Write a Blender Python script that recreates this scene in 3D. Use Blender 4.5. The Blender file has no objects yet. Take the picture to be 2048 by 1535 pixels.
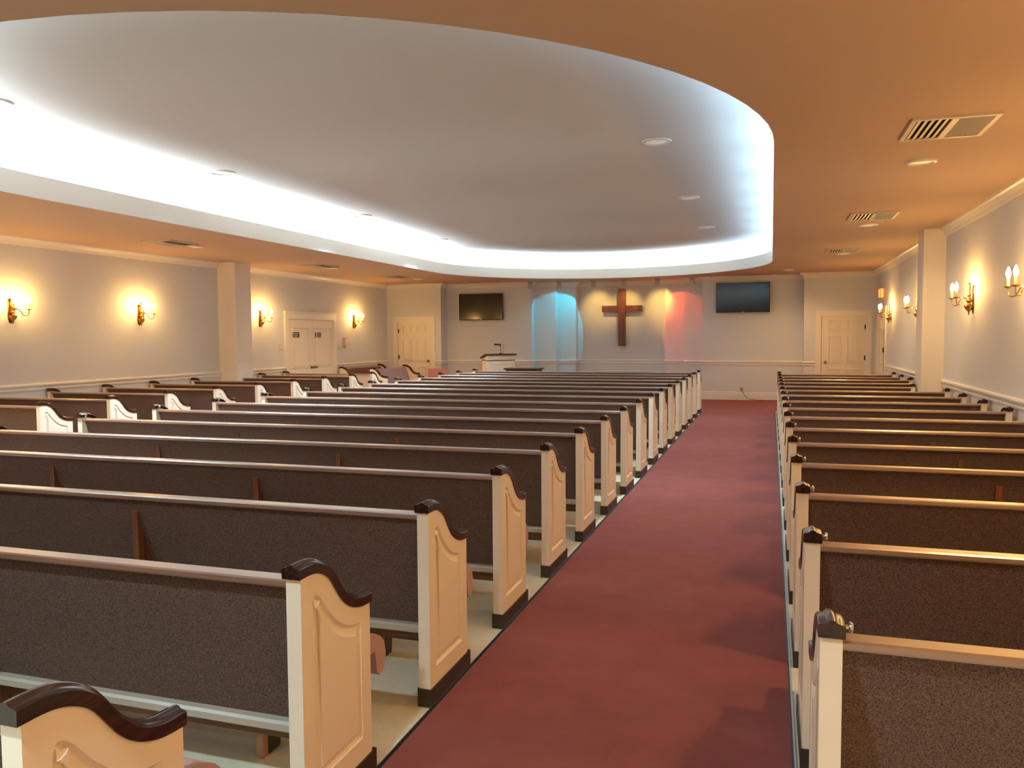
import bpy, bmesh, math, random
from mathutils import Vector, Matrix
from mathutils.geometry import tessellate_polygon
random.seed(4)
PI = math.pi
S = bpy.context.scene
C = S.collection

# ------------------------------------------------------------------ materials
def lin(c):
    return tuple(((v/255)/12.92 if v/255 <= .04045 else (((v/255)+.055)/1.055)**2.4) for v in c) + (1,)

def mat(name, rgb, rough=.5, metal=0, noise=None, bump=None, emit=None, spec=.5, coat=0):
    """noise = (scale, amount, second rgb); bump = (scale, strength, distance)"""
    m = bpy.data.materials.new(name); m.use_nodes = True
    nt = m.node_tree; b = nt.nodes['Principled BSDF']
    b.inputs['Base Color'].default_value = lin(rgb)
    b.inputs['Roughness'].default_value = rough
    b.inputs['Metallic'].default_value = metal
    b.inputs['Specular IOR Level'].default_value = spec
    if coat:
        b.inputs['Coat Weight'].default_value = coat; b.inputs['Coat Roughness'].default_value = .34; b.inputs['Specular IOR Level'].default_value = .8
    tc = nt.nodes.new('ShaderNodeTexCoord')
    if noise:
        n = nt.nodes.new('ShaderNodeTexNoise'); n.inputs['Scale'].default_value = noise[0]
        n.inputs['Detail'].default_value = 6; n.inputs['Roughness'].default_value = .65
        nt.links.new(tc.outputs['Object'], n.inputs['Vector'])
        r = nt.nodes.new('ShaderNodeValToRGB')
        r.color_ramp.elements[0].position = .5-noise[1]; r.color_ramp.elements[1].position = .5+noise[1]
        r.color_ramp.elements[0].color = lin(rgb); r.color_ramp.elements[1].color = lin(noise[2])
        nt.links.new(n.outputs['Fac'], r.inputs['Fac']); nt.links.new(r.outputs['Color'], b.inputs['Base Color'])
    if bump:
        n2 = nt.nodes.new('ShaderNodeTexNoise'); n2.inputs['Scale'].default_value = bump[0]; n2.inputs['Detail'].default_value = 4
        nt.links.new(tc.outputs['Object'], n2.inputs['Vector'])
        bp = nt.nodes.new('ShaderNodeBump'); bp.inputs['Strength'].default_value = bump[1]; bp.inputs['Distance'].default_value = bump[2]
        nt.links.new(n2.outputs['Fac'], bp.inputs['Height']); nt.links.new(bp.outputs['Normal'], b.inputs['Normal'])
    if emit:
        b.inputs['Emission Color'].default_value = lin(emit[0]); b.inputs['Emission Strength'].default_value = emit[1]
    return m

def wood(name, dark, light, rough, axis='X', scale=6., coat=0):
    m = mat(name, dark, rough, coat=coat); nt = m.node_tree; b = nt.nodes['Principled BSDF']
    tc = nt.nodes.new('ShaderNodeTexCoord'); mp = nt.nodes.new('ShaderNodeMapping')
    sc = {'X': (.6, 9, 9), 'Y': (9, .6, 9), 'Z': (9, 9, .6)}[axis]
    mp.inputs['Scale'].default_value = sc
    n = nt.nodes.new('ShaderNodeTexNoise'); n.inputs['Scale'].default_value = scale; n.inputs['Detail'].default_value = 6
    n.inputs['Distortion'].default_value = .6
    r = nt.nodes.new('ShaderNodeValToRGB'); r.color_ramp.elements[0].position = .35; r.color_ramp.elements[1].position = .68
    r.color_ramp.elements[0].color = lin(dark); r.color_ramp.elements[1].color = lin(light)
    nt.links.new(tc.outputs['Object'], mp.inputs['Vector']); nt.links.new(mp.outputs['Vector'], n.inputs['Vector'])
    nt.links.new(n.outputs['Fac'], r.inputs['Fac']); nt.links.new(r.outputs['Color'], b.inputs['Base Color'])
    return m

M = {}
M['wall'] = mat('wall_paint', (216, 220, 222), .75, bump=(60, .08, .002))
M['ceil'] = mat('ceiling_paint', (214, 213, 208), .85, bump=(45, .12, .003))
M['ceil_low'] = mat('warm_lit_ceiling_paint', (206, 176, 146), .85, bump=(45, .12, .003))  # warm lamp cast on the lower ceiling is put into its colour
M['trim'] = mat('trim_paint', (234, 231, 224), .4)
M['door'] = mat('door_paint', (234, 228, 214), .45)
M['cream'] = mat('cream_pew_paint', (241, 228, 205), .38, noise=(3, .4, (237, 221, 195)))
M['cap'] = wood('dark_cap_wood', (36, 20, 14), (66, 40, 28), .2, 'Y', 5)
M['rail'] = wood('pew_rail_wood', (112, 70, 46), (140, 94, 66), .36, 'X', 4, 1)
for k_ in ('IOR', 'Coat IOR'): M['rail'].node_tree.nodes['Principled BSDF'].inputs[k_].default_value = 1.9
M['underrail'] = mat('grey_beige_under_rail', (184, 170, 152), .35)
M['foot'] = wood('dark_base_wood', (46, 32, 22), (66, 46, 32), .4, 'Y', 5)
M['brown'] = wood('brown_support_wood', (98, 56, 30), (136, 86, 50), .35, 'Z', 5)
M['brown_x'] = wood('brown_apron_wood', (104, 66, 38), (136, 92, 56), .4, 'X', 4)
M['oak'] = wood('pale_block_wood', (176, 122, 92), (196, 146, 112), .5, 'Z', 5)
M['tweed'] = mat('brown_tweed', (62, 48, 42), .95, noise=(240, .15, (132, 108, 96)), bump=(300, .5, .002), spec=.15)
M['seat'] = mat('dusty_rose_cloth', (172, 142, 142), .9, noise=(150, .2, (188, 158, 156)), bump=(300, .3, .002), spec=.2)
M['maroon'] = mat('maroon_cloth', (106, 74, 74), .9, noise=(150, .2, (122, 88, 86)), spec=.2)
M['mauve'] = mat('grey_mauve_cloth', (138, 124, 132), .9, noise=(150, .2, (152, 138, 144)), spec=.2)
M['pink'] = mat('pink_cloth', (188, 130, 130), .9, noise=(150, .2, (200, 144, 142)), spec=.2)
M['chrome'] = mat('chrome', (220, 220, 220), .12, 1)
M['brass'] = mat('polished_brass', (214, 164, 84), .22, 1)
M['darkbrass'] = mat('aged_brass', (150, 112, 62), .3, 1)
M['sleeve'] = mat('ivory_candle_sleeve', (240, 214, 160), .5)
M['bulb'] = mat('lit_candle_bulb', (255, 230, 190), .3, emit=((255, 194, 108), 240))
M['carpet'] = mat('red_carpet', (130, 72, 66), 1., noise=(5, .35, (144, 84, 77)), bump=(260, .6, .004), spec=.1)
M['vinyl'] = mat('mottled_vinyl_tile', (220, 210, 178), .4, noise=(26, .3, (236, 228, 202)))
M['strip'] = mat('black_edge_strip', (30, 28, 28), .4)
M['strip_lip'] = mat('silver_edge_lip', (190, 188, 186), .3, .8)
M['screen'] = mat('dark_screen_glass', (10, 11, 12), .12)
M['bezel'] = mat('black_plastic', (16, 16, 17), .35)
M['label'] = mat('pale_mark', (220, 220, 220), .4)
M['cross'] = wood('cross_wood', (88, 42, 20), (128, 68, 34), .45, 'Z', 3)
M['white'] = mat('white_enamel', (226, 224, 218), .35)
M['vent'] = mat('vent_metal', (206, 196, 178), .4)
M['ventdark'] = mat('vent_cavity', (26, 22, 18), .8)
M['lens_cool'] = mat('added_glow_lens', (232, 230, 224), .5, emit=((255, 244, 234), .14))  # faint glow added to the unlit lenses of the oval ceiling
M['lens_warm'] = mat('lit_warm_lens', (232, 220, 190), .5, emit=((255, 214, 140), .35))
M['can'] = mat('grey_spot_can', (188, 184, 178), .45)
M['black'] = mat('black_metal', (18, 17, 17), .4)
M['plastic'] = mat('ivory_plastic', (214, 196, 168), .45)
M['pinkplastic'] = mat('pinkish_plastic', (226, 190, 170), .45)
M['exit'] = mat('lit_exit_face', (255, 120, 60), .4, emit=((255, 96, 30), 3.2))
M['darktop'] = wood('dark_table_wood', (46, 28, 20), (70, 44, 32), .3, 'X', 5)
M['hinge'] = mat('dark_hinge_metal', (70, 56, 44), .4, .9)
M['cable'] = mat('grey_cable', (120, 104, 88), .6)

# ------------------------------------------------------------------ mesh helpers
def box(bm, x0, x1, y0, y1, z0, z1, mi=0):
    v = [bm.verts.new(p) for p in ((x0,y0,z0),(x1,y0,z0),(x1,y1,z0),(x0,y1,z0),(x0,y0,z1),(x1,y0,z1),(x1,y1,z1),(x0,y1,z1))]
    for f in ((0,3,2,1),(4,5,6,7),(0,1,5,4),(1,2,6,5),(2,3,7,6),(3,0,4,7)):
        bm.faces.new([v[i] for i in f]).material_index = mi
    return v

def cyl(bm, p0, p1, r0, r1=None, n=20, mi=0, caps=True):
    r1 = r0 if r1 is None else r1
    p0, p1 = Vector(p0), Vector(p1); d = (p1-p0).normalized()
    a = d.orthogonal().normalized(); b = d.cross(a)
    A = [bm.verts.new(p0+(a*math.cos(t)+b*math.sin(t))*r0) for t in [2*PI*i/n for i in range(n)]]
    B = [bm.verts.new(p1+(a*math.cos(t)+b*math.sin(t))*r1) for t in [2*PI*i/n for i in range(n)]]
    for i in range(n):
        f = bm.faces.new((A[i], A[(i+1)%n], B[(i+1)%n], B[i])); f.smooth = True; f.material_index = mi
    if caps:
        bm.faces.new(A[::-1]).material_index = mi; bm.faces.new(B).material_index = mi

def lathe(bm, prof, cx=0, cy=0, n=20, half=None, mi=0):
    """prof = [(r, z)] around a vertical axis at cx, cy"""
    rings = []
    for r, z in prof:
        if r < 1e-5: rings.append([bm.verts.new((cx, cy, z))])
        else: rings.append([bm.verts.new((cx+r*math.cos(2*PI*i/n), cy+r*math.sin(2*PI*i/n), z)) for i in range(n)])
    for a, b in zip(rings, rings[1:]):
        for i in range(n):
            j = (i+1) % n
            q = [a[i] if len(a) > 1 else a[0], a[j] if len(a) > 1 else None, b[j] if len(b) > 1 else b[0], b[i] if len(b) > 1 else None]
            q = [v for v in q if v is not None]
            if len(q) >= 3:
                f = bm.faces.new(q); f.smooth = True; f.material_index = mi

def tube(bm, pts, r, n=10, mi=0):
    pts = [Vector(p) for p in pts]; rings = []
    a = None
    for i, p in enumerate(pts):
        d = (pts[min(i+1, len(pts)-1)]-pts[max(i-1, 0)]).normalized()
        a = d.orthogonal().normalized() if a is None else (a-d*a.dot(d)).normalized()
        b = d.cross(a)
        rings.append([bm.verts.new(p+(a*math.cos(2*PI*k/n)+b*math.sin(2*PI*k/n))*r) for k in range(n)])
    for A, B in zip(rings, rings[1:]):
        for k in range(n):
            f = bm.faces.new((A[k], A[(k+1)%n], B[(k+1)%n], B[k])); f.smooth = True; f.material_index = mi
    bm.faces.new(rings[0][::-1]).material_index = mi; bm.faces.new(rings[-1]).material_index = mi

def sweep_profile_x(bm, poly, x0, x1, mi=0):
    """extrude a closed (y, z) polygon along x"""
    A = [bm.verts.new((x0, y, z)) for y, z in poly]; B = [bm.verts.new((x1, y, z)) for y, z in poly]
    n = len(poly)
    for i in range(n):
        bm.faces.new((A[i], A[(i+1)%n], B[(i+1)%n], B[i])).material_index = mi
    bm.faces.new(A[::-1]).material_index = mi; bm.faces.new(B).material_index = mi

def path_prism(bm, pts, prof, z0=0, closed=False, mi=0):
    """sweep a (out, z) profile along an xy path; 'out' is measured to the left of the walking direction"""
    P = [Vector((p[0], p[1], 0)) for p in pts]; n = len(P); rings = []
    for i in range(n):
        if closed: a, b = P[i-1], P[(i+1)%n]; d1 = (P[i]-a).normalized(); d2 = (b-P[i]).normalized()
        else:
            d1 = (P[i]-P[i-1]).normalized() if i else (P[1]-P[0]).normalized()
            d2 = (P[i+1]-P[i]).normalized() if i < n-1 else d1
        n1 = Vector((-d1.y, d1.x, 0)); n2 = Vector((-d2.y, d2.x, 0)); m = (n1+n2)
        m = m.normalized()/max(.3, m.normalized().dot(n1))
        rings.append([bm.verts.new(P[i]+m*o+Vector((0, 0, z0+z))) for o, z in prof])
    k = len(prof)
    for i in range(n if closed else n-1):
        A, B = rings[i], rings[(i+1)%n]
        for j in range(k):
            bm.faces.new((A[j], A[(j+1)%k], B[(j+1)%k], B[j])).material_index = mi
    if not closed:
        bm.faces.new(rings[0]).material_index = mi; bm.faces.new(rings[-1][::-1]).material_index = mi

def catmull(pts, k=3):
    out = []; n = len(pts)
    for i in range(n-1):
        p0, p1, p2, p3 = pts[max(i-1, 0)], pts[i], pts[i+1], pts[min(i+2, n-1)]
        for j in range(k):
            t = j/k
            out.append(tuple(.5*((2*b)+(-a+c)*t+(2*a-5*b+4*c-d)*t*t+(-a+3*b-3*c+d)*t**3) for a, b, c, d in zip(p0, p1, p2, p3)))
    out.append(tuple(pts[-1])); return out

def bevel(bm, w, seg=2, angle=30):
    e = [e for e in bm.edges if len(e.link_faces) == 2 and e.calc_face_angle(0) > math.radians(angle)]
    bmesh.ops.bevel(bm, geom=e, offset=w, segments=seg, affect='EDGES', profile=.5, clamp_overlap=True)

def obj(name, bm, mats, parent=None, loc=None, recalc=True):
    if recalc: bmesh.ops.recalc_face_normals(bm, faces=bm.faces)
    for e in bm.edges:
        if len(e.link_faces) != 2 or e.calc_face_angle(0) > math.radians(38): e.smooth = False
    me = bpy.data.meshes.new(name); bm.to_mesh(me); bm.free()
    for m in (mats if isinstance(mats, (list, tuple)) else [mats]): me.materials.append(M[m] if isinstance(m, str) else m)
    o = bpy.data.objects.new(name, me); C.objects.link(o)
    if parent: o.parent = parent
    if loc: o.location = loc
    return o

def tag(o, label, cat, group=None):
    o['label'] = label; o['category'] = cat
    if group: o['group'] = group
    return o

def thing(name, label, cat, loc=(0, 0, 0), rotz=0, group=None):
    o = bpy.data.objects.new(name, None); C.objects.link(o)
    o.empty_display_size = .1
    o.location = loc; o.rotation_euler = (0, 0, rotz)
    return tag(o, label, cat, group)

def struct(name, bm, m, parent=None, recalc=True):
    o = obj(name, bm, m, parent, recalc=recalc)
    if parent is None: o['kind'] = 'structure'
    return o

def struct_root(name, loc=(0, 0, 0), rotz=0):
    o = bpy.data.objects.new(name, None); C.objects.link(o); o.location = loc; o.rotation_euler = (0, 0, rotz)
    o['kind'] = 'structure'; return o

def dup(root, loc, rotz=0, label=None, group=None):
    r = root.copy(); C.objects.link(r); r.location = loc; r.rotation_euler = (0, 0, rotz)
    if label: r['label'] = label
    if group: r['group'] = group
    for ch in list(root.children):
        c = ch.copy(); C.objects.link(c); c.parent = r
        for g in ch.children:
            d = g.copy(); C.objects.link(d); d.parent = c
    return r

# ------------------------------------------------------------------ camera
H = 1.55
yaw, pitch, roll, F = .31125, .05843, -.00655, 1612.126
fw = Vector((-math.sin(yaw)*math.cos(pitch), math.cos(yaw)*math.cos(pitch), -math.sin(pitch)))
r0 = Vector((math.cos(yaw), math.sin(yaw), 0)); u0 = r0.cross(fw)
cr, sr = math.cos(roll), math.sin(roll)
rr = r0*cr+u0*sr; uu = u0*cr-r0*sr
cam = bpy.data.cameras.new('camera'); co = bpy.data.objects.new('camera', cam); C.objects.link(co)
mw = Matrix((rr, uu, -fw)).transposed().to_4x4(); mw.translation = Vector((0, 0, H)); co.matrix_world = mw
cam.sensor_fit = 'HORIZONTAL'; cam.sensor_width = 36; cam.lens = F/2048*36; cam.clip_start = .05; cam.clip_end = 100
S.camera = co

# ------------------------------------------------------------------ room shell
XL, XR, YD, YT, YB = -9.78, 2.2, 19.55, 19.95, -3.0
ZC, ZU = 2.95, 3.5
XDL, XDR = -8.23, .70                      # inner edges of the two door walls
NI = [(-5.88, 20.22), (-5.31, 20.49), (-4.84, 20.76)]      # niche steps, left side: (x of return, y behind it)
NR = [(-2.54, 20.49), (-2.06, 20.22), (-1.60, YT)]
front = [(XL, YD), (XDL, YD), (XDL, YT), (NI[0][0], YT), (NI[0][0], NI[0][1]), (NI[1][0], NI[0][1]), (NI[1][0], NI[1][1]),
         (NI[2][0], NI[1][1]), (NI[2][0], NI[2][1]), (NR[0][0], NI[2][1]), (NR[0][0], NR[0][1]), (NR[1][0], NR[0][1]),
         (NR[1][0], NR[1][1]), (NR[2][0], NR[1][1]), (NR[2][0], YT), (XDR, YT), (XDR, YD), (XR, YD)]
bm = bmesh.new(); box(bm, XL-.2, XR+.2, YB-.2, 21.2, -.2, 0); struct('floor', bm, 'vinyl')
for nm_, a, b in (('wall_front_left', 0, 2), ('wall_front_screen_left', 2, 3), ('wall_front_niche', 3, 14), ('wall_front_screen_right', 14, 15), ('wall_front_right', 15, 17)):
    pp = front[a:b+1]
    if a == 3: pp[0] = (pp[0][0], YT+.06); pp[-1] = (pp[-1][0], YT+.06)
    bm = bmesh.new(); path_prism(bm, pp, [(0, 0), (.06, 0), (.06, 3.0), (0, 3.0)]); struct(nm_, bm, 'wall')
bm = bmesh.new(); box(bm, XL-.2, XL, YB-.2, 21.2, 0, 3.0); struct('wall_left', bm, 'wall')
bm = bmesh.new(); box(bm, XR, XR+.2, YB-.2, 21.2, 0, 3.0); struct('wall_right', bm, 'wall')
bm = bmesh.new(); box(bm, XL, XR, YB-.2, YB, 0, 3.0); struct('wall_back', bm, 'wall')

# oval (racetrack) recess
CX, HW = -3.47, 3.475
def race(d, n=40):
    pts = []
    y1, y2, ra, rb = 6.25, 16.05, 3.48, 3.32
    for i in range(n+1):
        t = PI+PI*i/n; pts.append((CX+(HW+d)*math.cos(t), y1+(ra+d)*math.sin(t)))
    for i in range(1, 12): pts.append((CX+HW+d, y1+(y2-y1)*i/12))
    for i in range(n+1):
        t = PI*i/n; pts.append((CX+(HW+d)*math.cos(t), y2+(rb+d)*math.sin(t)))
    for i in range(1, 12): pts.append((CX-HW-d, y2+(y1-y2)*i/12))
    return pts
def strip(bm, A, B, mi=0, smooth=True):
    n = len(A)
    for i in range(n):
        f = bm.faces.new((A[i], A[(i+1)%n], B[(i+1)%n], B[i])); f.smooth = smooth; f.material_index = mi
def thicken(bm, v):
    r = bmesh.ops.extrude_face_region(bm, geom=bm.faces[:], use_keep_orig=True)
    bmesh.ops.translate(bm, vec=v, verts=[q for q in r['geom'] if isinstance(q, bmesh.types.BMVert)])
def ring(bm, d, z): return [bm.verts.new((x, y, z)) for x, y in race(d)]
# lower ceiling with the oval opening
bm = bmesh.new(); inner = race(0); cx, cy = CX, 11.15
rect = (XL-.1, XR+.1, YB-.1, 21.1)
def hit(p):
    dx, dy = p[0]-cx, p[1]-cy; t = 1e9
    if dx: t = min(t, ((rect[1] if dx > 0 else rect[0])-cx)/dx)
    if dy: t = min(t, ((rect[3] if dy > 0 else rect[2])-cy)/dy)
    return (cx+dx*t, cy+dy*t)
IV = [bm.verts.new((x, y, ZC)) for x, y in inner]; OV = [bm.verts.new((*hit(p), ZC)) for p in inner]
n = len(IV)
for i in range(n):
    j = (i+1) % n; a, b = OV[i].co, OV[j].co
    f = [IV[i], OV[i]]
    if abs(a.x-b.x) > 1e-4 and abs(a.y-b.y) > 1e-4:
        for c in ((rect[0], rect[2]), (rect[1], rect[2]), (rect[0], rect[3]), (rect[1], rect[3])):
            if (abs(a.x-c[0]) < 1e-4 or abs(a.y-c[1]) < 1e-4) and (abs(b.x-c[0]) < 1e-4 or abs(b.y-c[1]) < 1e-4):
                f.append(bm.verts.new((*c, ZC))); break
    f += [OV[j], IV[j]]; bm.faces.new(f)
thicken(bm, (0, 0, .03))
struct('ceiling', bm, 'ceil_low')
# fascia ring + ledge + upper wall
bm = bmesh.new()
a, b = ring(bm, -.004, ZC), ring(bm, -.004, ZC+.225); c, d = ring(bm, .05, ZC+.225), ring(bm, .05, ZC+.035)
strip(bm, a, b); strip(bm, b, c, 0, False); strip(bm, c, d); strip(bm, d, a, 0, False)
struct('trim_1', bm, 'trim')
bm = bmesh.new(); a, b, c = ring(bm, .02, ZC+.035), ring(bm, .36, ZC+.035), ring(bm, .36, ZU)
d = ring(bm, .39, ZU); e = ring(bm, .39, ZC+.028); f_ = ring(bm, .02, ZC+.028)
strip(bm, a, b, 0, False); strip(bm, b, c); strip(bm, c, d, 0, False); strip(bm, d, e); strip(bm, e, f_, 0, False); strip(bm, f_, a)
struct('wall_cove', bm, 'ceil')
bm = bmesh.new(); a = ring(bm, .42, ZU); bm.faces.new(a)
r_ = bmesh.ops.extrude_face_region(bm, geom=bm.faces[:]); bmesh.ops.translate(bm, vec=(0, 0, .06), verts=[v for v in r_['geom'] if isinstance(v, bmesh.types.BMVert)])
struct('ceiling_upper', bm, 'ceil')

# columns
def column(name, x0, x1, y0, y1):
    bm = bmesh.new(); box(bm, x0, x1, y0, y1, 0, ZC); bevel(bm, .006, 2)
    return struct(name, bm, 'trim')
column('wall_left_column', XL-.02, -9.4, 12.63, 13.1)
column('wall_right_column', 1.93, XR+.02, 12.05, 12.5)
# crown, chair rail, baseboard profiles (out to the room side)
crown = [(0, -.11), (.012, -.11), (.02, -.095), (.03, -.07), (.06, -.035), (.085, -.022), (.09, 0), (0, 0)]
crail = [(0, -.05), (.012, -.05), (.018, -.03), (.014, -.012), (.03, .012), (.034, .03), (.026, .045), (.0, .05)]
cbase = [(0, 0), (.018, 0), (.018, .15), (.012, .175), (.016, .19), (0, .2)]
ZR = .895
def profline(name, pts, prof, z, flip=False):
    bm = bmesh.new(); path_prism(bm, pts, [((-o if flip else o), q) for o, q in prof], z)
    return struct(name, bm, 'trim')
profline('trim_2', front, crown, ZC, True)
profline('trim_3', [(XR, YB), (XR, 12.05)], crown, ZC)
profline('trim_4', [(XR, 12.5), (XR, YD)], crown, ZC)
profline('trim_5', [(XL, YD), (XL, 13.1)], crown, ZC)
profline('trim_6', [(XL, 12.63), (XL, YB)], crown, ZC)
DL = (-9.6, -8.39); DR = (.95, 2.12)
profline('trim_7', [p for p in [(DL[1], YD)]]+front[1:17]+[(DR[0], YD)], crail, ZR, True)
profline('trim_8', [(XR, YB), (XR, 12.05)], crail, ZR)
profline('trim_9', [(XR, 12.5), (XR, 17.72)], crail, ZR)
profline('trim_10', [(XL, YD), (XL, 16.84)], crail, ZR)
profline('trim_11', [(XL, 14.74), (XL, 13.1)], crail, ZR)
profline('trim_12', [(XL, 12.63), (XL, YB)], crail, ZR)
profline('baseboard_front', [(DL[1], YD)]+front[1:17]+[(DR[0], YD)], cbase, 0, True)
profline('baseboard_right', [(XR, YB), (XR, 12.05)], cbase, 0)
profline('baseboard_right_far', [(XR, 12.5), (XR, 17.72)], cbase, 0)
profline('baseboard_left', [(XL, 12.63), (XL, YB)], cbase, 0)
profline('baseboard_left_far', [(XL, YD), (XL, 16.84)], cbase, 0)

# carpet
def carpet(boxes, label, name='aisle_carpet'):
    bm = bmesh.new()
    for x0, x1, y0, y1 in boxes: box(bm, x0, x1, y0, y1, 0, .01)
    return tag(obj(name, bm, 'carpet'), label, 'carpet')
cp = carpet([(-1.318, .088, YB+.1, 17.2)], 'dusty red carpet runner up the aisle beside the centre block')
carpet([(-7.62, -6.2, YB+.1, 17.2)], 'red carpet runner in the aisle between the left and centre blocks')
carpet([(XL+.05, XR-.05, 17.2, YD-.01), (XDL+.02, XDR-.02, YD-.01, YT-.03), (NI[0][0]+.02, NR[2][0]-.02, YT-.03, 20.19)], 'red carpet across the front below the televisions and cross', 'front_carpet')
bm = bmesh.new(); box(bm, -1.332, -1.318, YB+.1, 17.2, 0, .012, 0); box(bm, -1.338, -1.332, YB+.1, 17.2, 0, .008, 1)
obj('edge_strip', bm, ['strip', 'strip_lip'], cp)
bm = bmesh.new(); box(bm, .088, .096, YB+.1, 17.2, 0, .012, 0); box(bm, .096, .104, YB+.1, 17.2, 0, .008, 1)
obj('edge_strip', bm, ['strip', 'strip_lip'], cp)

# ------------------------------------------------------------------ pews
TOP = [(0, .826), (.04, .8265), (.08, .822), (.116, .81), (.152, .789), (.179, .762), (.205, .728), (.232, .695), (.262, .668), (.305, .643), (.365, .625), (.432, .620)]
TOPS = catmull(TOP, 3)
INS = catmull([(.066, .735), (.074, .749), (.090, .750), (.119, .727), (.160, .676), (.205, .633), (.253, .600), (.310, .577), (.365, .567)], 2)+[(.368, .155), (.066, .155)]
def inset_poly(p, d):
    n = len(p); out = []
    for i in range(n):
        a, b, c = Vector(p[i-1]), Vector(p[i]), Vector(p[(i+1)%n])
        d1, d2 = (b-a).normalized(), (c-b).normalized()
        n1, n2 = Vector((d1.y, -d1.x)), Vector((d2.y, -d2.x)); m = n1+n2
        m = m.normalized()/max(.35, m.normalized().dot(n1)); q = b+m*d; out.append((q.x, q.y))
    return out
PT = .051
def end_panel_bm(side):
    """side +1: outer face at x = 0 looking to +x and body to -x; side -1 mirrored"""
    bm = bmesh.new(); o = 0; i = -PT*side
    outl = TOPS+[(.432, .076), (0, .076)]
    A = [bm.verts.new((o, y, z)) for y, z in outl]; B = [bm.verts.new((i, y, z)) for y, z in outl]; n = len(outl)
    for k in range(n): bm.faces.new((A[k], A[(k+1)%n], B[(k+1)%n], B[k]))
    bm.faces.new(B)
    h0 = INS
    rings = [[bm.verts.new((o-side*dx, y, z)) for y, z in inset_poly(h0, d)] for d, dx in ((0, 0), (.009, .010), (.014, .011), (.036, .002), (.038, 0))]
    polys = [[Vector((y, z, 0)) for y, z in outl], [Vector((y, z, 0)) for y, z in h0]]
    allv = A+rings[0]
    for t in tessellate_polygon(polys):
        try: bm.faces.new([allv[q] for q in t])
        except ValueError: pass
    m = len(h0)
    for r1, r2 in zip(rings, rings[1:]):
        for k in range(m): bm.faces.new((r1[k], r1[(k+1)%m], r2[(k+1)%m], r2[k]))
    last = rings[-1]
    for t in tessellate_polygon([[Vector((v.co.y, v.co.z, 0)) for v in last]]):
        bm.faces.new([last[q] for q in t])
    return bm
def cap_bm(side):
    bm = bmesh.new(); c = -PT/2*side
    cs = [(-.031, -.001), (-.031, .029), (-.0275, .0325), (-.018, .0345), (-.012, .0365), (-.008, .0415), (0, .0435), (.008, .0415), (.012, .0365), (.018, .0345), (.0275, .0325), (.031, .029), (.031, -.001)]
    P = [(-.013, .826)]+TOPS[1:-1]+[(.44, .6195)]; rings = []
    for i, p in enumerate(P):
        a, b = P[max(i-1, 0)], P[min(i+1, len(P)-1)]
        t = Vector((b[0]-a[0], b[1]-a[1])).normalized(); nn = Vector((-t.y, t.x))
        if i == 0: nn = Vector((0, 1))
        rings.append([bm.verts.new((c+x, p[0]+nn.x*h, p[1]+nn.y*h)) for x, h in cs])
    k = len(cs)
    for a, b in zip(rings, rings[1:]):
        for j in range(k):
            f = bm.faces.new((a[j], a[(j+1)%k], b[(j+1)%k], b[j])); f.smooth = True
    bm.faces.new(rings[0]); bm.faces.new(rings[-1][::-1])
    for e in bm.edges:
        if len(e.link_faces) == 2 and e.calc_face_angle(0) > .5: e.smooth = False
    return bm
def base_bm(side):
    bm = bmesh.new(); a, b = .006*side, (-PT-.006)*side
    box(bm, min(a, b), max(a, b), -.004, .456, 0, .078); bevel(bm, .005, 2); return bm
def button_bm(side):
    bm = bmesh.new(); x = -(PT+.004)*side
    cyl(bm, (x+.004*side, .03, .842), (x-.012*side, .03, .842), .006, n=12); 
    lathe_pts = [(.0, -.006), (.013, -.004), (.014, .0), (.011, .005), (0, .007)]
    bm2 = bmesh.new(); lathe(bm2, lathe_pts, n=14)
    for v in bm2.verts: v.co = Vector((x-side*(.016+v.co.z), .03+v.co.x, .842+v.co.y))
    me = bpy.data.meshes.new('tmp'); bm2.to_mesh(me); bm2.free(); bm.from_mesh(me); bpy.data.meshes.remove(me)
    return bm
def hyp(y0, z0, y1, z1, t): return (y0+(y1-y0)*t, z0+(z1-z0)*t)
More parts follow.
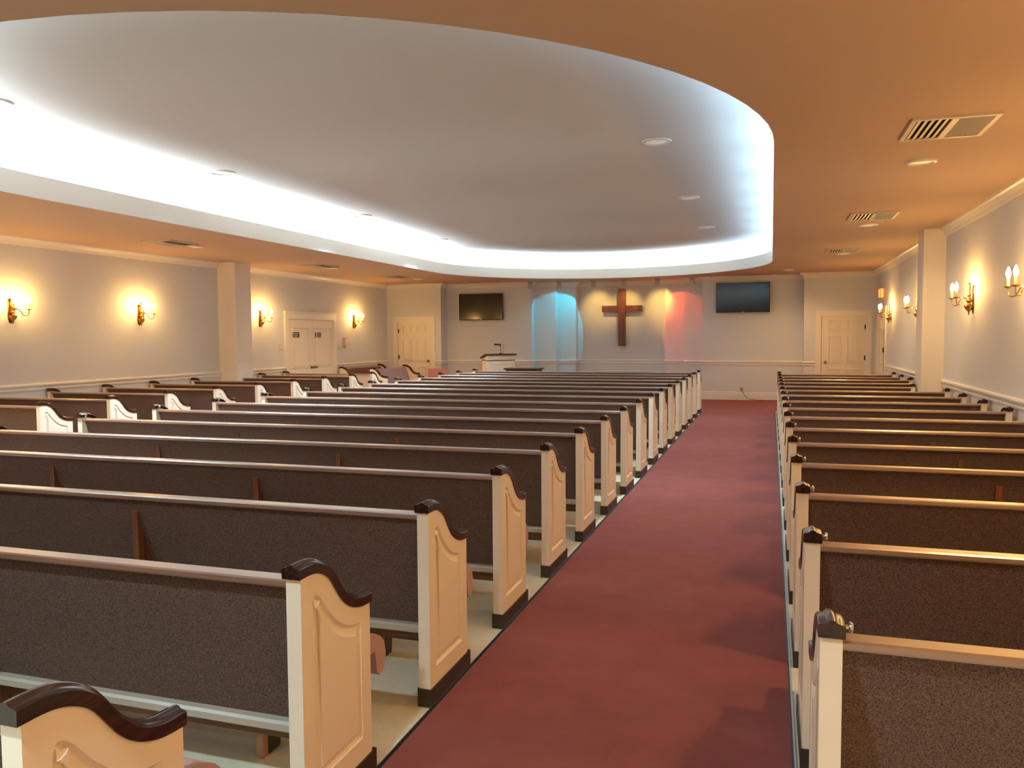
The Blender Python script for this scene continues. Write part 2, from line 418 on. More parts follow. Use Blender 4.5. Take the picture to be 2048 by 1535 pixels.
def pew(label, L, sup, back='tweed', group=None, button=True, brace=True, paint_back=False):
    """local frame: x 0..L along the pew, y forwards, z up"""
    t = thing('church_pew', label, 'pew', group=group)
    for side, x in ((-1, 0), (1, L)):
        p = obj('end_panel', end_panel_bm(side), 'cream', t, (x, 0, 0))
        obj('cap_rail', cap_bm(side), 'cap', p); obj('base_block', base_bm(side), 'foot', p)
        if button and side == -1: obj('chrome_button', button_bm(side), 'chrome', p)['label'] = 'small chrome button'
    a, b = PT-.002, L-PT+.002
    bm = bmesh.new()      # reclined back, upholstered
    sweep_profile_x(bm, [(.032, .80), (.036, .806), (.07, .806), (.085, .79), (.245, .30), (.24, .278), (.205, .272), (.198, .276)], a, b)
    obj('backrest', bm, back if not paint_back else 'cream', t)
    bm = bmesh.new(); sweep_profile_x(bm, [(0, .800), (.003, .794), (.03, .790), (.066, .796), (.068, .812), (.062, .8165), (.008, .8165), (.001, .812)], a, b)
    obj('top_rail', bm, 'rail', t)
    bm = bmesh.new(); sweep_profile_x(bm, [(.166, .246), (.162, .25), (.162, .272), (.17, .281), (.2, .283), (.25, .275), (.25, .246)], a, b)
    obj('bottom_rail', bm, 'underrail', t)
    bm = bmesh.new()      # seat cushion with a rounded front edge
    sweep_profile_x(bm, [(.20, .39), (.20, .44), (.24, .458), (.40, .468), (.50, .466), (.56, .452), (.605, .428), (.635, .395), (.647, .355), (.642, .315), (.625, .29), (.595, .282), (.575, .30), (.56, .385)], a, b)
    for f in bm.faces: f.smooth = len(f.verts) == 4
    for e in bm.edges: e.smooth = not any(len(f.verts) > 4 for f in e.link_faces)
    obj('seat', bm, 'seat', t)
    bm = bmesh.new(); box(bm, a, b, .262, .282, .17, .262); obj('seat_apron', bm, 'brown_x', t)
    for x in sup:
        bm = bmesh.new()
        sweep_profile_x(bm, [(.05, .728), (.056, .738), (.09, .74), (.215, .34), (.47, .34), (.44, .05), (.46, 0), (.05, 0)], x-.016, x+.016)
        bevel(bm, .003, 1); obj('support', bm, 'brown', t)
    if brace:
        for x in (L-.44, .44):
            bm = bmesh.new(); box(bm, x-.015, x+.015, .39, .42, 0, .105, 1)
            sweep_profile_x(bm, [(.42, 0), (.42, .075), (.50, .36), (.54, .36), (.54, .33), (.50, .0)], x-.013, x+.013, 0)
            obj('floor_brace', bm, ['foot', 'oak'], t)
    return t

ORD = ['', 'first', 'second', 'third', 'fourth', 'fifth', 'sixth', 'seventh', 'eighth', 'ninth', 'tenth', 'eleventh', 'twelfth', 'thirteenth', 'fourteenth', 'fifteenth', 'sixteenth', 'seventeenth']
XCR, XCL = -1.3426, -6.15
LC = XCR-XCL
gC, gL, gR = 'long pews of the centre block', 'short pews of the left block', 'short pews of the right block'
def lc(i):
    k = 18-i
    if i == 1: return 'long pew at the bottom left corner, only its cream end and cap showing'
    if i == 17: return 'long brown pew in the front row of the centre block'
    return 'long brown pew in the %s row from the front, centre block' % ORD[k]
base = pew(lc(1), LC, [LC-1.55, LC-3.10], group=gC)
base.location = (XCL, 1.12725, 0)
for i in range(2, 18): dup(base, (XCL, 1.12725+.95151*(i-1), 0), 0, lc(i))
XRL, XRR = .1205, 2.15
def lr(i):
    k = 16-i
    if i == 15: return 'short pew in the front row of the right block'
    if i == 0: return 'short brown pew at the bottom right corner, nearest of the right block'
    return 'short brown pew in the %s row from the front, right block' % ORD[k]
LRn = XRR-XRL
rb = pew(lr(0), LRn, [LRn*.52], group=gR, brace=False); rb.location = (XRL, 2.0434, 0)
for i in range(1, 16):
    if i == 11:
        s = pew('short pew stopping at the right column, fifth row from the front', 1.9-XRL, [.9], group=gR, brace=False); s.location = (XRL, 2.0434+.9319*i, 0)
    else: dup(rb, (XRL, 2.0434+.9319*i, 0), 0, lr(i))
XLR, XLL = -7.67, -9.74
LL = XLR-XLL
def ll(i):
    return 'short brown pew in the %s row from the front, left block' % ORD[16-i]
lb = pew(ll(7), LL, [LL*.5], group=gL, brace=False, button=False); lb.location = (XLL, 1.12725+.95151*6, 0)
for i in range(8, 15):
    dup(lb, (XLL, 1.12725+.95151*(i-1)+.04*(i-7), 0), 0, ll(i))
fp = pew('cream-backed front pew of the left block before the double door', LL, [], group=gL, brace=False, button=False, paint_back=True)
fp.location = (XLL, 14.62, 0)
# choir pews: face +x
ca = pew('maroon-backed pew set sideways against the left wall', 2.0, [], 'maroon', brace=False, button=False)
ca.location = (-9.69, 18.85, .01); ca.rotation_euler = (0, 0, -PI/2)
cb = pew('grey-backed pew set sideways in front of the maroon-backed pew', 1.8, [], 'mauve', brace=False, button=False)
cb.location = (-8.74, 18.35, .01); cb.rotation_euler = (0, 0, -PI/2)

# ------------------------------------------------------------------ doors
def panel_leaf(bm, x0, x1, z0, z1, rows, cols=2, y=0, t=.04):
    """a leaf in the xz plane, its face at y looking to -y; raised panels as sunk frames"""
    box(bm, x0, x1, y, y+t, z0, z1)
    w = (x1-x0); st = .115*w/.9+.02
    pw = (w-st*(cols+1))/cols
    for c in range(cols):
        for a, b in rows:
            px0 = x0+st+c*(pw+st); px1 = px0+pw; g = .012
            # moulding frame
            for q in ((px0, px1, a, a+g), (px0, px1, b-g, b), (px0, px0+g, a+g, b-g), (px1-g, px1, a+g, b-g)):
                box(bm, q[0], q[1], y-.019, y+.002, q[2], q[3])
            box(bm, px0+.04, px1-.04, y-.011, y+.002, a+.04, b-.04)
def casing(bm, x0, x1, zt, w, y=0, d=.03, head=None):
    head = head or w
    box(bm, x0, x0+w, y-d, y, 0, zt); box(bm, x1-w, x1, y-d, y, 0, zt); box(bm, x0+w, x1-w, y-d, y, zt-head, zt)
def knob_bm(x, z, y=0):
    bm = bmesh.new(); cyl(bm, (x, y, z), (x, y-.012, z), .03, n=16); cyl(bm, (x, y-.012, z), (x, y-.045, z), .011, n=12)
    b2 = bmesh.new(); bmesh.ops.create_uvsphere(b2, u_segments=14, v_segments=10, radius=.028)
    for v in b2.verts: v.co = Vector((x+v.co.x, y-.06+v.co.y*.8, z+v.co.z))
    for f in b2.faces: f.smooth = True
    me = bpy.data.meshes.new('tmp'); b2.to_mesh(me); b2.free(); bm.from_mesh(me); bpy.data.meshes.remove(me); return bm
def hinge_bm(x, z, y=0):
    bm = bmesh.new(); box(bm, x-.014, x+.014, y-.008, y, z-.05, z+.05); cyl(bm, (x, y-.012, z-.052), (x, y-.012, z+.052), .008, n=10); return bm
six = [(.24, .78), (.93, 1.52), (1.66, 1.87)]
def six_panel_door(name, loc, rotz, x0, x1, fx0, fx1, zt, fzt, knob, hinge):
    r = struct_root(name, loc, rotz)
    bm = bmesh.new(); panel_leaf(bm, x0, x1, .01, zt, [(a*zt/1.97, b*zt/1.97) for a, b in six], y=-.012, t=.012); obj('leaf', bm, 'door', r)
    bm = bmesh.new(); w = min(x0-fx0, fx1-x1); casing(bm, fx0, fx1, fzt, w, d=.032, head=fzt-zt); bevel(bm, .006, 2); obj('casing', bm, 'trim', r)
    obj('knob', knob_bm(knob, .93, -.012), 'darkbrass', r)
    for z in (.25, 1.03, 1.72): obj('hinge', hinge_bm(hinge, z, -.014), 'hinge', r)
    return r
six_panel_door('door_1', (0, YD, 0), 0, 1.085, 2.0, .95, 2.12, 1.97, 2.09, 1.165, 1.985)
six_panel_door('door_2', (0, YD, 0), 0, -9.455, -8.51, -9.6, -8.39, 1.96, 2.1, -8.585, -9.44)
# double door on the left wall (faces +x): local x runs along -y ... build with rotation +90deg
d3 = struct_root('door_3', (XL, 0, 0), PI/2)
lo, hi = 14.89, 16.75
mid = (lo+hi)/2
for a, b in ((lo, mid-.003), (mid+.003, hi)):
    bm = bmesh.new(); panel_leaf(bm, a, b, .01, 1.95, [(.2, .74), (.9, 1.78)], 1, y=-.012, t=.012); obj('leaf', bm, 'door', d3)
bm = bmesh.new(); casing(bm, 14.74, 16.84, 2.11, .12, d=.035, head=.15); box(bm, 14.72, 16.86, -.06, 0, 2.09, 2.125); bevel(bm, .005, 2); obj('casing', bm, 'trim', d3)
for x in (mid-.07, mid+.07): obj('knob', knob_bm(x, .9, -.012), 'darkbrass', d3)
# narrow door on the right wall, seen almost edge on
d4 = struct_root('door_4', (XR, 0, 0), -PI/2)
bm = bmesh.new(); panel_leaf(bm, -18.95, -17.9, .01, 2.0, six, y=-.012, t=.012); obj('leaf', bm, 'door', d4)
bm = bmesh.new(); casing(bm, -19.08, -17.75, 2.13, .13, d=.03); bevel(bm, .005, 2); obj('casing', bm, 'trim', d4)
bm = bmesh.new(); box(bm, -17.905, -17.885, -.034, -.012, .01, 2.0); obj('door_gap_shadow', bm, 'hinge', d4)  # dark strip stands in for the shadow along the door edge
bm = bmesh.new(); box(bm, -17.93, -17.84, -.05, -.012, 1.18, 1.28); bevel(bm, .006, 2); obj('latch_box', bm, 'hinge', d4)
# two black signs on the double door: pale rows of lettering too small to read
def door_sign(y0, y1, z0, z1, label, rows):
    t = thing('door_sign', label, 'sign', (XL+.019, (y0+y1)/2, (z0+z1)/2), PI/2)
    w, h = (y1-y0)/2, (z1-z0)/2
    bm = bmesh.new(); box(bm, -w, w, -.006, 0, -h, h); bevel(bm, .002, 1); obj('plate', bm, 'bezel', t)
    bm = bmesh.new()
    for (a, b, zz, hh) in rows:
        x = a*w
        while x < b*w:
            ww = random.uniform(.008, .014); box(bm, x, min(x+ww, b*w), -.0072, -.005, zz*h-hh, zz*h+hh); x += ww+.004
    obj('lettering', bm, 'label', t)
door_sign(15.02, 15.275, 1.565, 1.68, 'small black sign on the left leaf of the double door', [(-.66, .66, .42, .011), (-.5, .5, -.42, .013)])
door_sign(15.92, 16.165, 1.565, 1.675, 'small black sign on the right leaf of the double door', [(-.9, .9, .4, .008), (-.9, .9, -.45, .008)])

# ------------------------------------------------------------------ televisions, cross, wall fittings
def tv(x0, x1, z0, z1, y, label, tilt=0):
    cxm, czm = (x0+x1)/2, (z0+z1)/2
    t = thing('wall_television', label, 'television', (cxm, y-.094, czm), 0, 'wall televisions'); w, h = (x1-x0)/2, (z1-z0)/2
    t.rotation_euler = (tilt, 0, 0)
    bm = bmesh.new(); box(bm, -w, w, 0, .045, -h, h); bevel(bm, .006, 2); obj('housing', bm, 'bezel', t)
    bm = bmesh.new(); box(bm, -w+.012, w-.012, -.003, .001, -h+.022, h-.012); obj('screen', bm, 'screen', t)
    bm = bmesh.new(); box(bm, -.025, .025, -.0035, .001, -h+.005, -h+.017); obj('logo', bm, 'label', t)
    bm = bmesh.new(); box(bm, -.2, .2, .045, .09, -.15, .15); obj('wall_bracket', bm, 'black', t)
tv(-7.84, -6.63, 1.99, 2.68, YT, 'black wall television nearer the pulpit, left of the cross')
tv(-1.26, -.04, 2.09, 2.79, YT, 'black wall television right of the cross, above the aisle end', )
yc = NI[2][1]
bm = bmesh.new(); xc = -3.665
poly = [(xc-.09, 1.30), (xc+.09, 1.30), (xc+.09, 2.175), (xc+.515, 2.175), (xc+.515, 2.325), (xc+.09, 2.325), (xc+.09, 2.76), (xc-.09, 2.76), (xc-.09, 2.325), (xc-.515, 2.325), (xc-.515, 2.175), (xc-.09, 2.175)]
t = thing('wall_cross', 'large brown wooden cross on the niche wall', 'cross', (xc, yc, 1.30))
box(bm, -.09, .09, -.17, -.03, 0, 1.46); bevel(bm, .006, 2); obj('upright', bm, 'cross', t)
bm = bmesh.new(); box(bm, -.515, .515, -.15, -.045, .875, 1.03); bevel(bm, .006, 2); obj('crossbeam', bm, 'cross', t)
bm = bmesh.new(); box(bm, -.05, .05, -.035, 0, .5, 1.2); obj('wall_mount', bm, 'black', t)

# outlet with cable at the front wall
bm = bmesh.new(); box(bm, -.035, .035, -.008, 0, -.057, .057); bevel(bm, .003, 1)
t = thing('wall_outlet', 'dark wall outlet low on the front wall beside the aisle', 'outlet', (-.66, YT, .27))
obj('cover_plate', bm, 'plastic', t); bm = bmesh.new(); box(bm, -.024, -.0, -.035, -.008, -.015, .03); obj('plug', bm, 'hinge', t)
bm = bmesh.new(); tube(bm, catmull([(-.66, YT-.03, .27), (-.63, YT-.06, .2), (-.57, YT-.06, .1), (-.45, YT-.07, .035), (-.2, YT-.09, .02), (.15, YT-.1, .02)], 5), .007)
tag(obj('power_cord', bm, 'cable'), 'thin grey cord hanging from the front wall outlet to the carpet', 'cord')
def plate(name, y, z, w, h, m, label, cat, d=.012):
    t = thing(name, label, cat, (XL, y, z), PI/2)
    bm = bmesh.new(); box(bm, -w/2, w/2, -d, 0, -h/2, h/2); bevel(bm, .003, 1); obj('cover', bm, m, t)
    bm = bmesh.new(); box(bm, -w*.2, w*.2, -d-.006, -d, -h*.2, h*.2); obj('switch', bm, 'trim', t)
plate('light_switch', 14.585, 1.36, .13, .12, 'plastic', 'ivory switch plate left of the double door', 'switch')
plate('wall_phone', 17.26, 1.46, .14, .2, 'pinkplastic', 'pinkish box on the left wall right of the double door', 'wall box', .06)
plate('thermostat', 16.99, 1.335, .11, .075, 'plastic', 'small plate below the pinkish box on the left wall', 'wall plate', .02)

# exit sign above the right wall door
t = thing('exit_sign', 'glowing orange exit sign above the right wall door', 'sign', (XR, 18.35, 2.4), -PI/2)
bm = bmesh.new(); box(bm, -.12, .12, -.075, 0, -.1, .1); bevel(bm, .01, 2); obj('housing', bm, 'pinkplastic', t)
bm = bmesh.new(); box(bm, -.105, .105, -.08, -.074, -.08, .08); obj('lit_face', bm, 'exit', t)
bm = bmesh.new(); box(bm, .12, .126, -.06, -.02, -.08, .08); obj('lit_side', bm, 'exit', t)

# ------------------------------------------------------------------ sconces (local: wall at y = 0, room towards -y)
def sconce(label):
    t = thing('wall_sconce', label, 'sconce', group='brass candle sconces')
    bm = bmesh.new()
    prof = catmull([(0, 1.755), (.006, 1.76), (.009, 1.785), (.014, 1.80), (.03, 1.815), (.046, 1.84), (.052, 1.862), (.04, 1.872), (.022, 1.878), (.017, 1.892), (.03, 1.91), (.034, 1.925), (.02, 1.945), (.014, 1.96), (.022, 1.98), (.018, 2.0), (.012, 2.03), (.017, 2.06), (.013, 2.09), (.015, 2.105), (.006, 2.125), (0, 2.14)], 2)
    lathe(bm, [(max(r, 0), z-1.95) for r, z in prof], 0, -.045, 18); obj('stem', bm, 'brass', t)
    bm = bmesh.new(); lathe(bm, [(0, -.19), (.03, -.17), (.045, -.1), (.035, 0), (.045, .09), (.03, .14), (0, .155)], 0, 0, 18)
    for v in bm.verts: v.co.y *= .35
    bmesh.ops.delete(bm, geom=[v for v in bm.verts if v.co.y > .001], context='VERTS')
    obj('backplate', bm, 'darkbrass', t)
    bm = bmesh.new(); lathe(bm, [(0, -.135), (.02, -.132), (.04, -.112), (.053, -.09), (.054, -.086), (0, -.086)], 0, -.045, 18); obj('bowl', bm, 'darkbrass', t)
    for s in (-1, 1):
        p = [(0, -.06, -.02), (s*.012, -.085, .0), (s*.03, -.11, .0), (s*.05, -.13, -.03), (s*.07, -.15, -.075), (s*.097, -.185, -.08), (s*.114, -.198, -.045), (s*.116, -.2, -.005)]
        bm = bmesh.new(); tube(bm, catmull(p, 4), .0055, 8); a = obj('arm', bm, 'brass', t)
        x, y = s*.116, -.2
        bm = bmesh.new(); lathe(bm, [(0, -.012), (.012, -.008), (.034, .004), (.036, .008), (.012, .006), (0, .006)], x, y, 18); obj('drip_pan', bm, 'brass', a)
        bm = bmesh.new(); lathe(bm, [(0, .004), (.013, .004), (.013, .075), (.010, .08), (0, .08)], x, y, 14); obj('candle_sleeve', bm, 'sleeve', a)
        bm = bmesh.new(); lathe(bm, [(.009, .08), (.016, .094), (.0215, .116), (.019, .138), (.012, .16), (.004, .178), (0, .183)], x, y, 12); obj('flame_bulb', bm, 'bulb', a)
    return t
ZS = 1.96
sc = sconce('two-light brass candle sconce on the left wall, nearest the camera'); sc.location = (XL, 8.32, ZS); sc.rotation_euler = (0, 0, PI/2)
gS = 'brass candle sconces'
dup(sc, (XL, 10.65, ZS), PI/2, 'two-light brass candle sconce on the left wall, just before the left column')
dup(sc, (XL, 13.9, ZS), PI/2, 'two-light brass candle sconce between the left column and the double door')
dup(sc, (XL, 17.71, ZS), PI/2, 'two-light brass candle sconce right of the double door')
dup(sc, (XR, 8.1, ZS), -PI/2, 'two-light brass candle sconce cut by the right edge of the photo')
dup(sc, (XR, 10.45, ZS), -PI/2, 'two-light brass candle sconce on the right wall just before the right column')
dup(sc, (XR, 13.9, ZS), -PI/2, 'two-light brass sconce on the right wall, half hidden by the right column')
dup(sc, (XR, 17.1, ZS), -PI/2, 'two-light brass sconce on the right wall, below the exit sign')
# the row goes on behind the photographer's shoulder
for y in (5.75, 3.4, 1.05, -1.3):
    dup(sc, (XR, y, ZS), -PI/2, 'two-light brass candle sconce on the right wall beside the nearest pews', 'brass sconces outside the view')
for y in (5.97, 3.6, 1.25, -1.1):
    dup(sc, (XL, y, ZS), PI/2, 'two-light brass candle sconce on the left wall beside the nearest pews', 'brass sconces outside the view')

# ------------------------------------------------------------------ ceiling fittings
def downlight(label, x, y, z, group, r=.15, cool=None, power=None):
    cool = z > 3.2 if cool is None else cool
    t = thing('ceiling_downlight', label, 'downlight', (x, y, z), 0, group)
    bm = bmesh.new(); lathe(bm, [(r*.72, 0), (r*.72, -.006), (r*.8, -.016), (r*.95, -.012), (r, -.002), (r, 0)], n=32); obj('trim_ring', bm, 'white', t)
    up = z > 3.2
    bm = bmesh.new(); lathe(bm, [(0, -.009), (r*.5, -.008), (r*.73, -.003), (r*.73, 0)], n=32); obj('lens', bm, 'lens_cool' if up else 'lens_warm', t)
    l = bpy.data.lights.new('downlight_and_fill_lamp', 'SPOT'); l.color = lin((194, 230, 246) if cool else (255, 206, 140))[:3]; l.energy = power or (UP_FILL if up else DL_LOW)
    l.spot_size = math.radians(118 if z > 3.2 else 150); l.spot_blend = .9; l.shadow_soft_size = r*.7
    o = bpy.data.objects.new('downlight_and_fill_lamp', l); C.objects.link(o); o.location = (x, y, z-.02)
    if z > 3.2 and x > -3: l.energy *= .4
    if cool and y > 10: l.energy *= .72
    return t
UP_FILL, DL_LOW = 950, 90  # oval downlights taken as off; their lamps are added cool fill
gu, gl = 'downlights in the oval ceiling', 'downlights in the lower ceiling'
for i, (x, y) in enumerate([(-6.1, 5.1), (-6.17, 8.1), (-6.25, 11.65), (-6.3, 15.0)]):
    downlight('white downlight, %s in the left row of the oval ceiling' % ['cut by the photo edge,', 'nearest whole one', 'second farthest one', 'farthest one'][i], x, y, ZU, gu)
for i, (x, y) in enumerate([(-1.12, 8.28), (-1.13, 11.75), (-1.14, 15.05)]):
    downlight('round white downlight, %s in the right row of the oval ceiling' % ['nearest one', 'middle one', 'farthest one'][i], x, y, ZU, gu)
for i, (x, y) in enumerate([(1.145, 7.35), (1.16, 11.3), (1.16, 15.1), (.33, 18.4)]):
    downlight('round cream downlight in the right-hand lower ceiling, %s' % ['nearest the camera', 'second nearest', 'third nearest', 'above the right door wall'][i], x, y, ZC, gl, .12)
for i, (x, y) in enumerate([(-8.35, 10.3), (-8.4, 14.4), (-8.1, 17.85)]):
    downlight('round cream downlight in the left-hand lower ceiling, %s' % ['before the left column', 'before the double door', 'before the left front door'][i], x, y, ZC, gl, .12)
for x, y in ((1.145, 3.5), (1.145, -.4), (-8.3, 6.3), (-8.3, 2.4)):
    downlight('round cream downlight in the lower ceiling above the nearest pews', x, y, ZC, 'downlights outside the view', .12)
for x, y in ((-1.2, .2), (-4.2, .2), (-2.7, -1.6)):  # unseen downlights, added to throw cool light on the pew rears
    downlight('added fill downlight in the lower ceiling behind the last pews', x, y, ZC, 'downlights outside the view', .12, True, 260)
def vent(label, x, y, group):
    t = thing('ceiling_vent', label, 'vent', (x, y, ZC), 0, group); w, h = .26, .30
    bm = bmesh.new()
    for q in ((-w, w, -h, -h+.03), (-w, w, h-.03, h), (-w, -w+.03, -h+.03, h-.03), (w-.03, w, -h+.03, h-.03)): box(bm, q[0], q[1], q[2], q[3], -.016, 0)
    bevel(bm, .004, 1); obj('frame', bm, 'vent', t)
    bm = bmesh.new(); box(bm, -w+.03, w-.03, -h+.03, h-.03, -.003, 0); obj('cavity', bm, 'ventdark', t)
    bm = bmesh.new()
    n = 5
    for k in range(n):       # two banks of louvers thrown left and right
        for s in (-1, 1):
            x0 = s*(.03+k*.041)
            v = [bm.verts.new(p) for p in ((x0, -h+.035, -.004), (x0, h-.035, -.004), (x0+s*.031, h-.035, -.018), (x0+s*.031, -h+.035, -.018))]
            bm.faces.new(v)
    thicken(bm, (0, 0, .002))
    box(bm, -.02, .02, -h+.03, h-.03, -.018, -.004)
    obj('louvers', bm, 'vent', t)
for i, (x, y) in enumerate([(1.12, 6.18), (1.12, 10.45), (1.12, 14.5)]):
    vent('louvered vent in the right-hand lower ceiling, %s' % ['nearest the camera', 'second nearest', 'farthest'][i], x, y, 'lower ceiling vents')
for i, (x, y) in enumerate([(-8.35, 9.75), (-8.35, 13.85), (-8.3, 17.0)]):
    vent('louvered vent in the left-hand lower ceiling, %s' % ['before the left column', 'between the column and double door', 'farthest of that side'][i], x, y, 'lower ceiling vents')

# spot cans in front of the niche
YS = 19.86
def can(label, x, aim):
    t = thing('ceiling_spotlight', label, 'spotlight', (x, YS, ZC), 0, 'spotlights before the niche')
    bm = bmesh.new(); cyl(bm, (0, 0, 0), (0, 0, -.02), .075, n=24); obj('mount_plate', bm, 'can', t)
    bm = bmesh.new(); cyl(bm, (0, 0, -.02), (0, 0, -.06), .018, n=12); obj('swivel', bm, 'can', t)
    d = Vector(aim).normalized(); p = Vector((0, 0, -.1))
    bm = bmesh.new(); cyl(bm, p-d*.07, p+d*.07, .055, .06, n=24, caps=False)
    cyl(bm, p-d*.072, p-d*.07, .04, .055, n=24); cyl(bm, p+d*.04, p+d*.042, .05, n=24)
    obj('can', bm, 'can', t)
    return Vector((x, YS, ZC))+p+d*.075, d
xs = [-5.88, -5.12, -4.24, -3.47, -2.66, -1.82]
nm = ['leftmost', 'second from left', 'left of the cross', 'straight before the cross', 'right of the cross', 'rightmost']
aims = [(-.1, .3, -1), (-.2, .3, -1), (-.05, .55, -1), (0, .55, -1), (.05, .55, -1), (.2, .3, -1)]
pts = [can('grey spotlight can on the ceiling before the niche, %s' % nm[i], xs[i], aims[i]) for i in range(6)]
def spot(p, target, col, power, ang, blend=.3, size=.03):
    l = bpy.data.lights.new('spot_lamp', 'SPOT'); l.color = lin(col)[:3]; l.energy = power; l.spot_size = math.radians(ang); l.spot_blend = blend; l.shadow_soft_size = size
    o = bpy.data.objects.new('spot_lamp', l); C.objects.link(o); o.location = p
    o.rotation_euler = (Vector(target)-Vector(p)).to_track_quat('-Z', 'Y').to_euler(); return o
for i, x, pw in ((2, -4.3, 26), (3, -3.55, 26), (4, -2.66, 34)):
    spot(pts[i][0], (x, yc, 2.28), (255, 200, 96), pw, 62, .9)
spot((-4.6, YS-.1, ZC-.1), (-5.4, 20.4, 1.95), (40, 190, 215), 46, 66, .12)
spot((-2.78, YS+.12, ZC-.1), (-2.0, 20.4, 1.92), (255, 82, 46), 52, 66, .12)

# ------------------------------------------------------------------ pulpit, table, chair at the front
t = thing('pulpit', 'cream pulpit with a dark slanted top and microphone at the front', 'pulpit', (-6.16, 18.1, .01), math.radians(36))
w, d = .33, .24
bm = bmesh.new(); sweep_profile_x(bm, [(-d, 0.01), (-d, 1.11), (d, 1.03), (d, .01)], -w, w); bevel(bm, .006, 2); obj('cabinet', bm, 'cream', t)
bm = bmesh.new(); sweep_profile_x(bm, [(-d-.04, 1.115), (-d-.04, 1.145), (-d+.12, 1.145), (d+.04, 1.06), (d+.04, 1.03), (-d+.12, 1.115)], -w-.04, w+.04); bevel(bm, .005, 2); obj('reading_top', bm, 'darktop', t)
bm = bmesh.new(); box(bm, -w-.008, w+.008, -d-.008, d+.008, .985, 1.0); obj('dark_band', bm, 'darktop', t)
bm = bmesh.new()
for q in ((-w+.07, w-.07, .9, .912), (-w+.07, w-.07, .15, .162), (-w+.07, -w+.082, .162, .9), (w-.082, w-.07, .162, .9)): box(bm, q[0], q[1], -d-.006, -d+.002, q[2], q[3])
obj('panel_moulding', bm, 'cream', t)
bm = bmesh.new(); box(bm, -w-.03, w+.03, -d-.03, d+.03, 0, .09); bevel(bm, .008, 2); obj('plinth', bm, 'foot', t)
t2 = thing('microphone', 'black gooseneck microphone on the pulpit top', 'microphone', (-6.16+.2*math.sin(math.radians(36)), 18.1-.2*math.cos(math.radians(36)), 1.157), math.radians(36))
bm = bmesh.new(); cyl(bm, (0, 0, 0), (0, 0, .014), .035, n=16); obj('base', bm, 'black', t2)
bm = bmesh.new(); tube(bm, catmull([(0, 0, 0), (0, 0, .1), (-.005, 0, .18), (-.01, -.0, .225)], 4), .006, 8); obj('neck', bm, 'black', t2)
bm = bmesh.new(); tube(bm, catmull([(.06, -.02, .0), (.065, -.02, .13), (.055, -.02, .2), (.02, -.01, .235), (-.02, 0, .23)], 4), .0035, 8); obj('cable', bm, 'black', t2)
bm = bmesh.new(); cyl(bm, (.0, 0, .215), (-.13, 0, .22), .013, .02, n=14); cyl(bm, (-.13, 0, .22), (-.16, 0, .221), .022, .016, n=14); cyl(bm, (-.01, 0, .16), (-.015, 0, .222), .012, .012, n=12); obj('head', bm, 'black', t2)
t = thing('communion_table', 'low dark wooden table right of the pulpit', 'table', (-5.37, 17.6, .01))
bm = bmesh.new(); box(bm, -.4, .4, -.28, .28, .80, .83); bevel(bm, .006, 2); obj('tabletop', bm, 'darktop', t)
bm = bmesh.new(); box(bm, -.36, .36, -.25, -.225, .68, .80); box(bm, -.36, .36, .225, .25, .68, .80); box(bm, -.36, -.335, -.225, .225, .68, .8); box(bm, .335, .36, -.225, .225, .68, .8); obj('apron', bm, 'darktop', t)
for sx in (-1, 1):
    for sy in (-1, 1):
        bm = bmesh.new(); sweep_profile_x(bm, [(-.025, 0), (.025, 0), (.03, .68), (-.03, .68)], -.027, .027); o = obj('leg', bm, 'darktop', t, (sx*.335, sy*.225, 0))
t = thing('upholstered_chair', 'pink upholstered chair beside the left front door', 'chair', (-7.9, 18.55, .01), math.radians(18))
bm = bmesh.new(); box(bm, -.25, .25, -.04, .04, .5, .76); bevel(bm, .035, 4); 
for f in bm.faces: f.smooth = True
obj('backrest', bm, 'pink', t)
bm = bmesh.new(); box(bm, -.26, .26, -.47, .03, .39, .48); bevel(bm, .035, 4); obj('seat', bm, 'pink', t)
for sx in (-1, 1):
    bm = bmesh.new(); box(bm, sx*.22-.018, sx*.22+.018, -.005, .035, 0, .52); obj('leg', bm, 'brown', t)
    bm = bmesh.new(); box(bm, sx*.22-.018, sx*.22+.018, -.44, -.4, 0, .4); obj('leg', bm, 'brown', t)

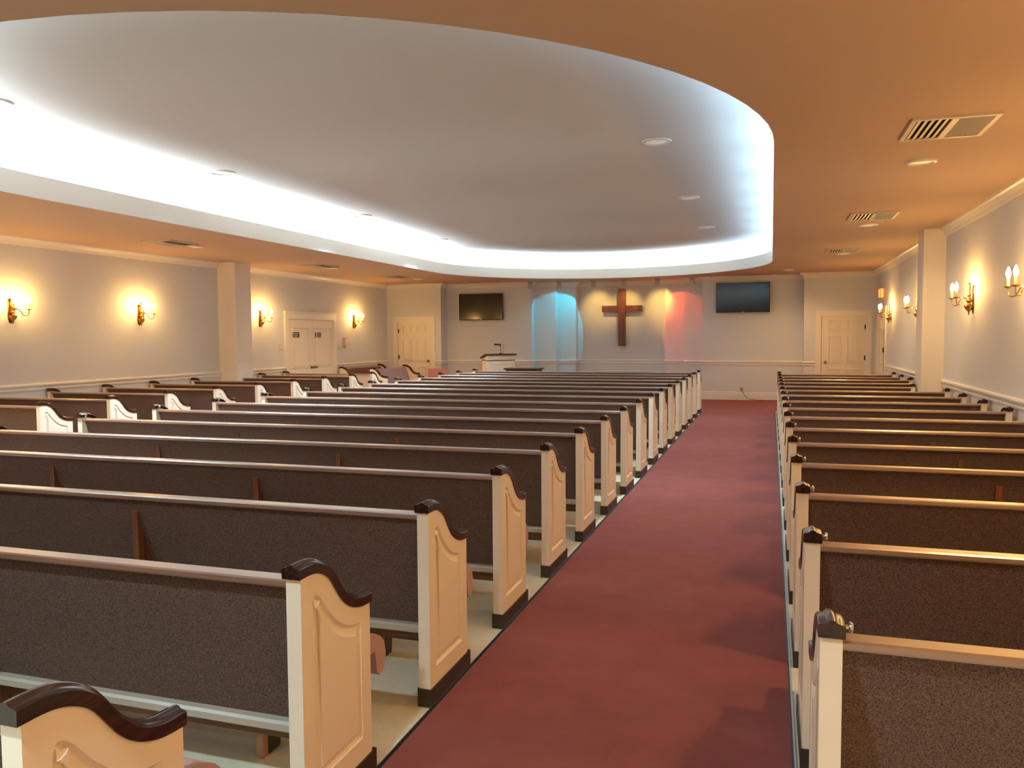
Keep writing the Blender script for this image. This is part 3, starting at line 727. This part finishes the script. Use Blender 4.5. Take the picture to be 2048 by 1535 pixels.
# ------------------------------------------------------------------ cove lamps (fluorescent battens lying in the trough, hidden by the fascia)
def batten(x, y, ang, length, power, col):
    l = bpy.data.lights.new('cove_lamp', 'AREA'); l.shape = 'RECTANGLE'; l.size = length; l.size_y = .05; l.energy = power; l.color = lin(col)[:3]
    o = bpy.data.objects.new('cove_lamp', l); C.objects.link(o); o.location = (x, y, ZC+.19); o.rotation_euler = (Matrix.Rotation(ang, 3, 'Z') @ Matrix.Rotation(PI-TILT, 3, 'X')).to_euler()
def along_race(d=.15):
    P = race(d, 60); P.append(P[0]); Ls = [0]
    for a, b in zip(P, P[1:]): Ls.append(Ls[-1]+math.dist(a, b))
    return P, Ls
P, Ls = along_race()
def at(s):
    for i in range(len(Ls)-1):
        if Ls[i+1] >= s:
            t = (s-Ls[i])/(Ls[i+1]-Ls[i]); a, b = P[i], P[i+1]
            return (a[0]+(b[0]-a[0])*t, a[1]+(b[1]-a[1])*t, math.atan2(b[1]-a[1], b[0]-a[0]))
    return (*P[-1], 0)
COVE = 48.; TILT = math.radians(28)
nl = 30; step = Ls[-1]/nl
for k in range(nl):
    x, y, ang = at((k+.5)*step)
    col = (214, 236, 248); pw = COVE*.46
    if x < -6 and y < 15.6: pw = COVE*.8; col = (228, 242, 250)
    if x < -6 and 16 < y < 17.6: pw = COVE*.12
    if x > -.6: pw = COVE*.19; col = (180, 220, 250)
    if y < 6 and x > -6: pw = COVE*.42
    batten(x, y, ang, step*.86, pw, col)

# ------------------------------------------------------------------ world and view
w = bpy.data.worlds.new('dim_room_air'); S.world = w; w.use_nodes = True
w.node_tree.nodes['Background'].inputs[0].default_value = (.5, .48, .45, 1); w.node_tree.nodes['Background'].inputs[1].default_value = .0
S.view_settings.view_transform = 'Standard'; S.view_settings.look = 'None'; S.view_settings.gamma = 1; S.view_settings.use_curve_mapping = False
S.view_settings.exposure = .62
S.cycles.use_denoising = True; S.cycles.sample_clamp_indirect = 6
S.cycles.max_bounces = 8; S.cycles.diffuse_bounces = 5; S.cycles.glossy_bounces = 3
try: S.cycles.use_light_tree = True
except Exception: pass
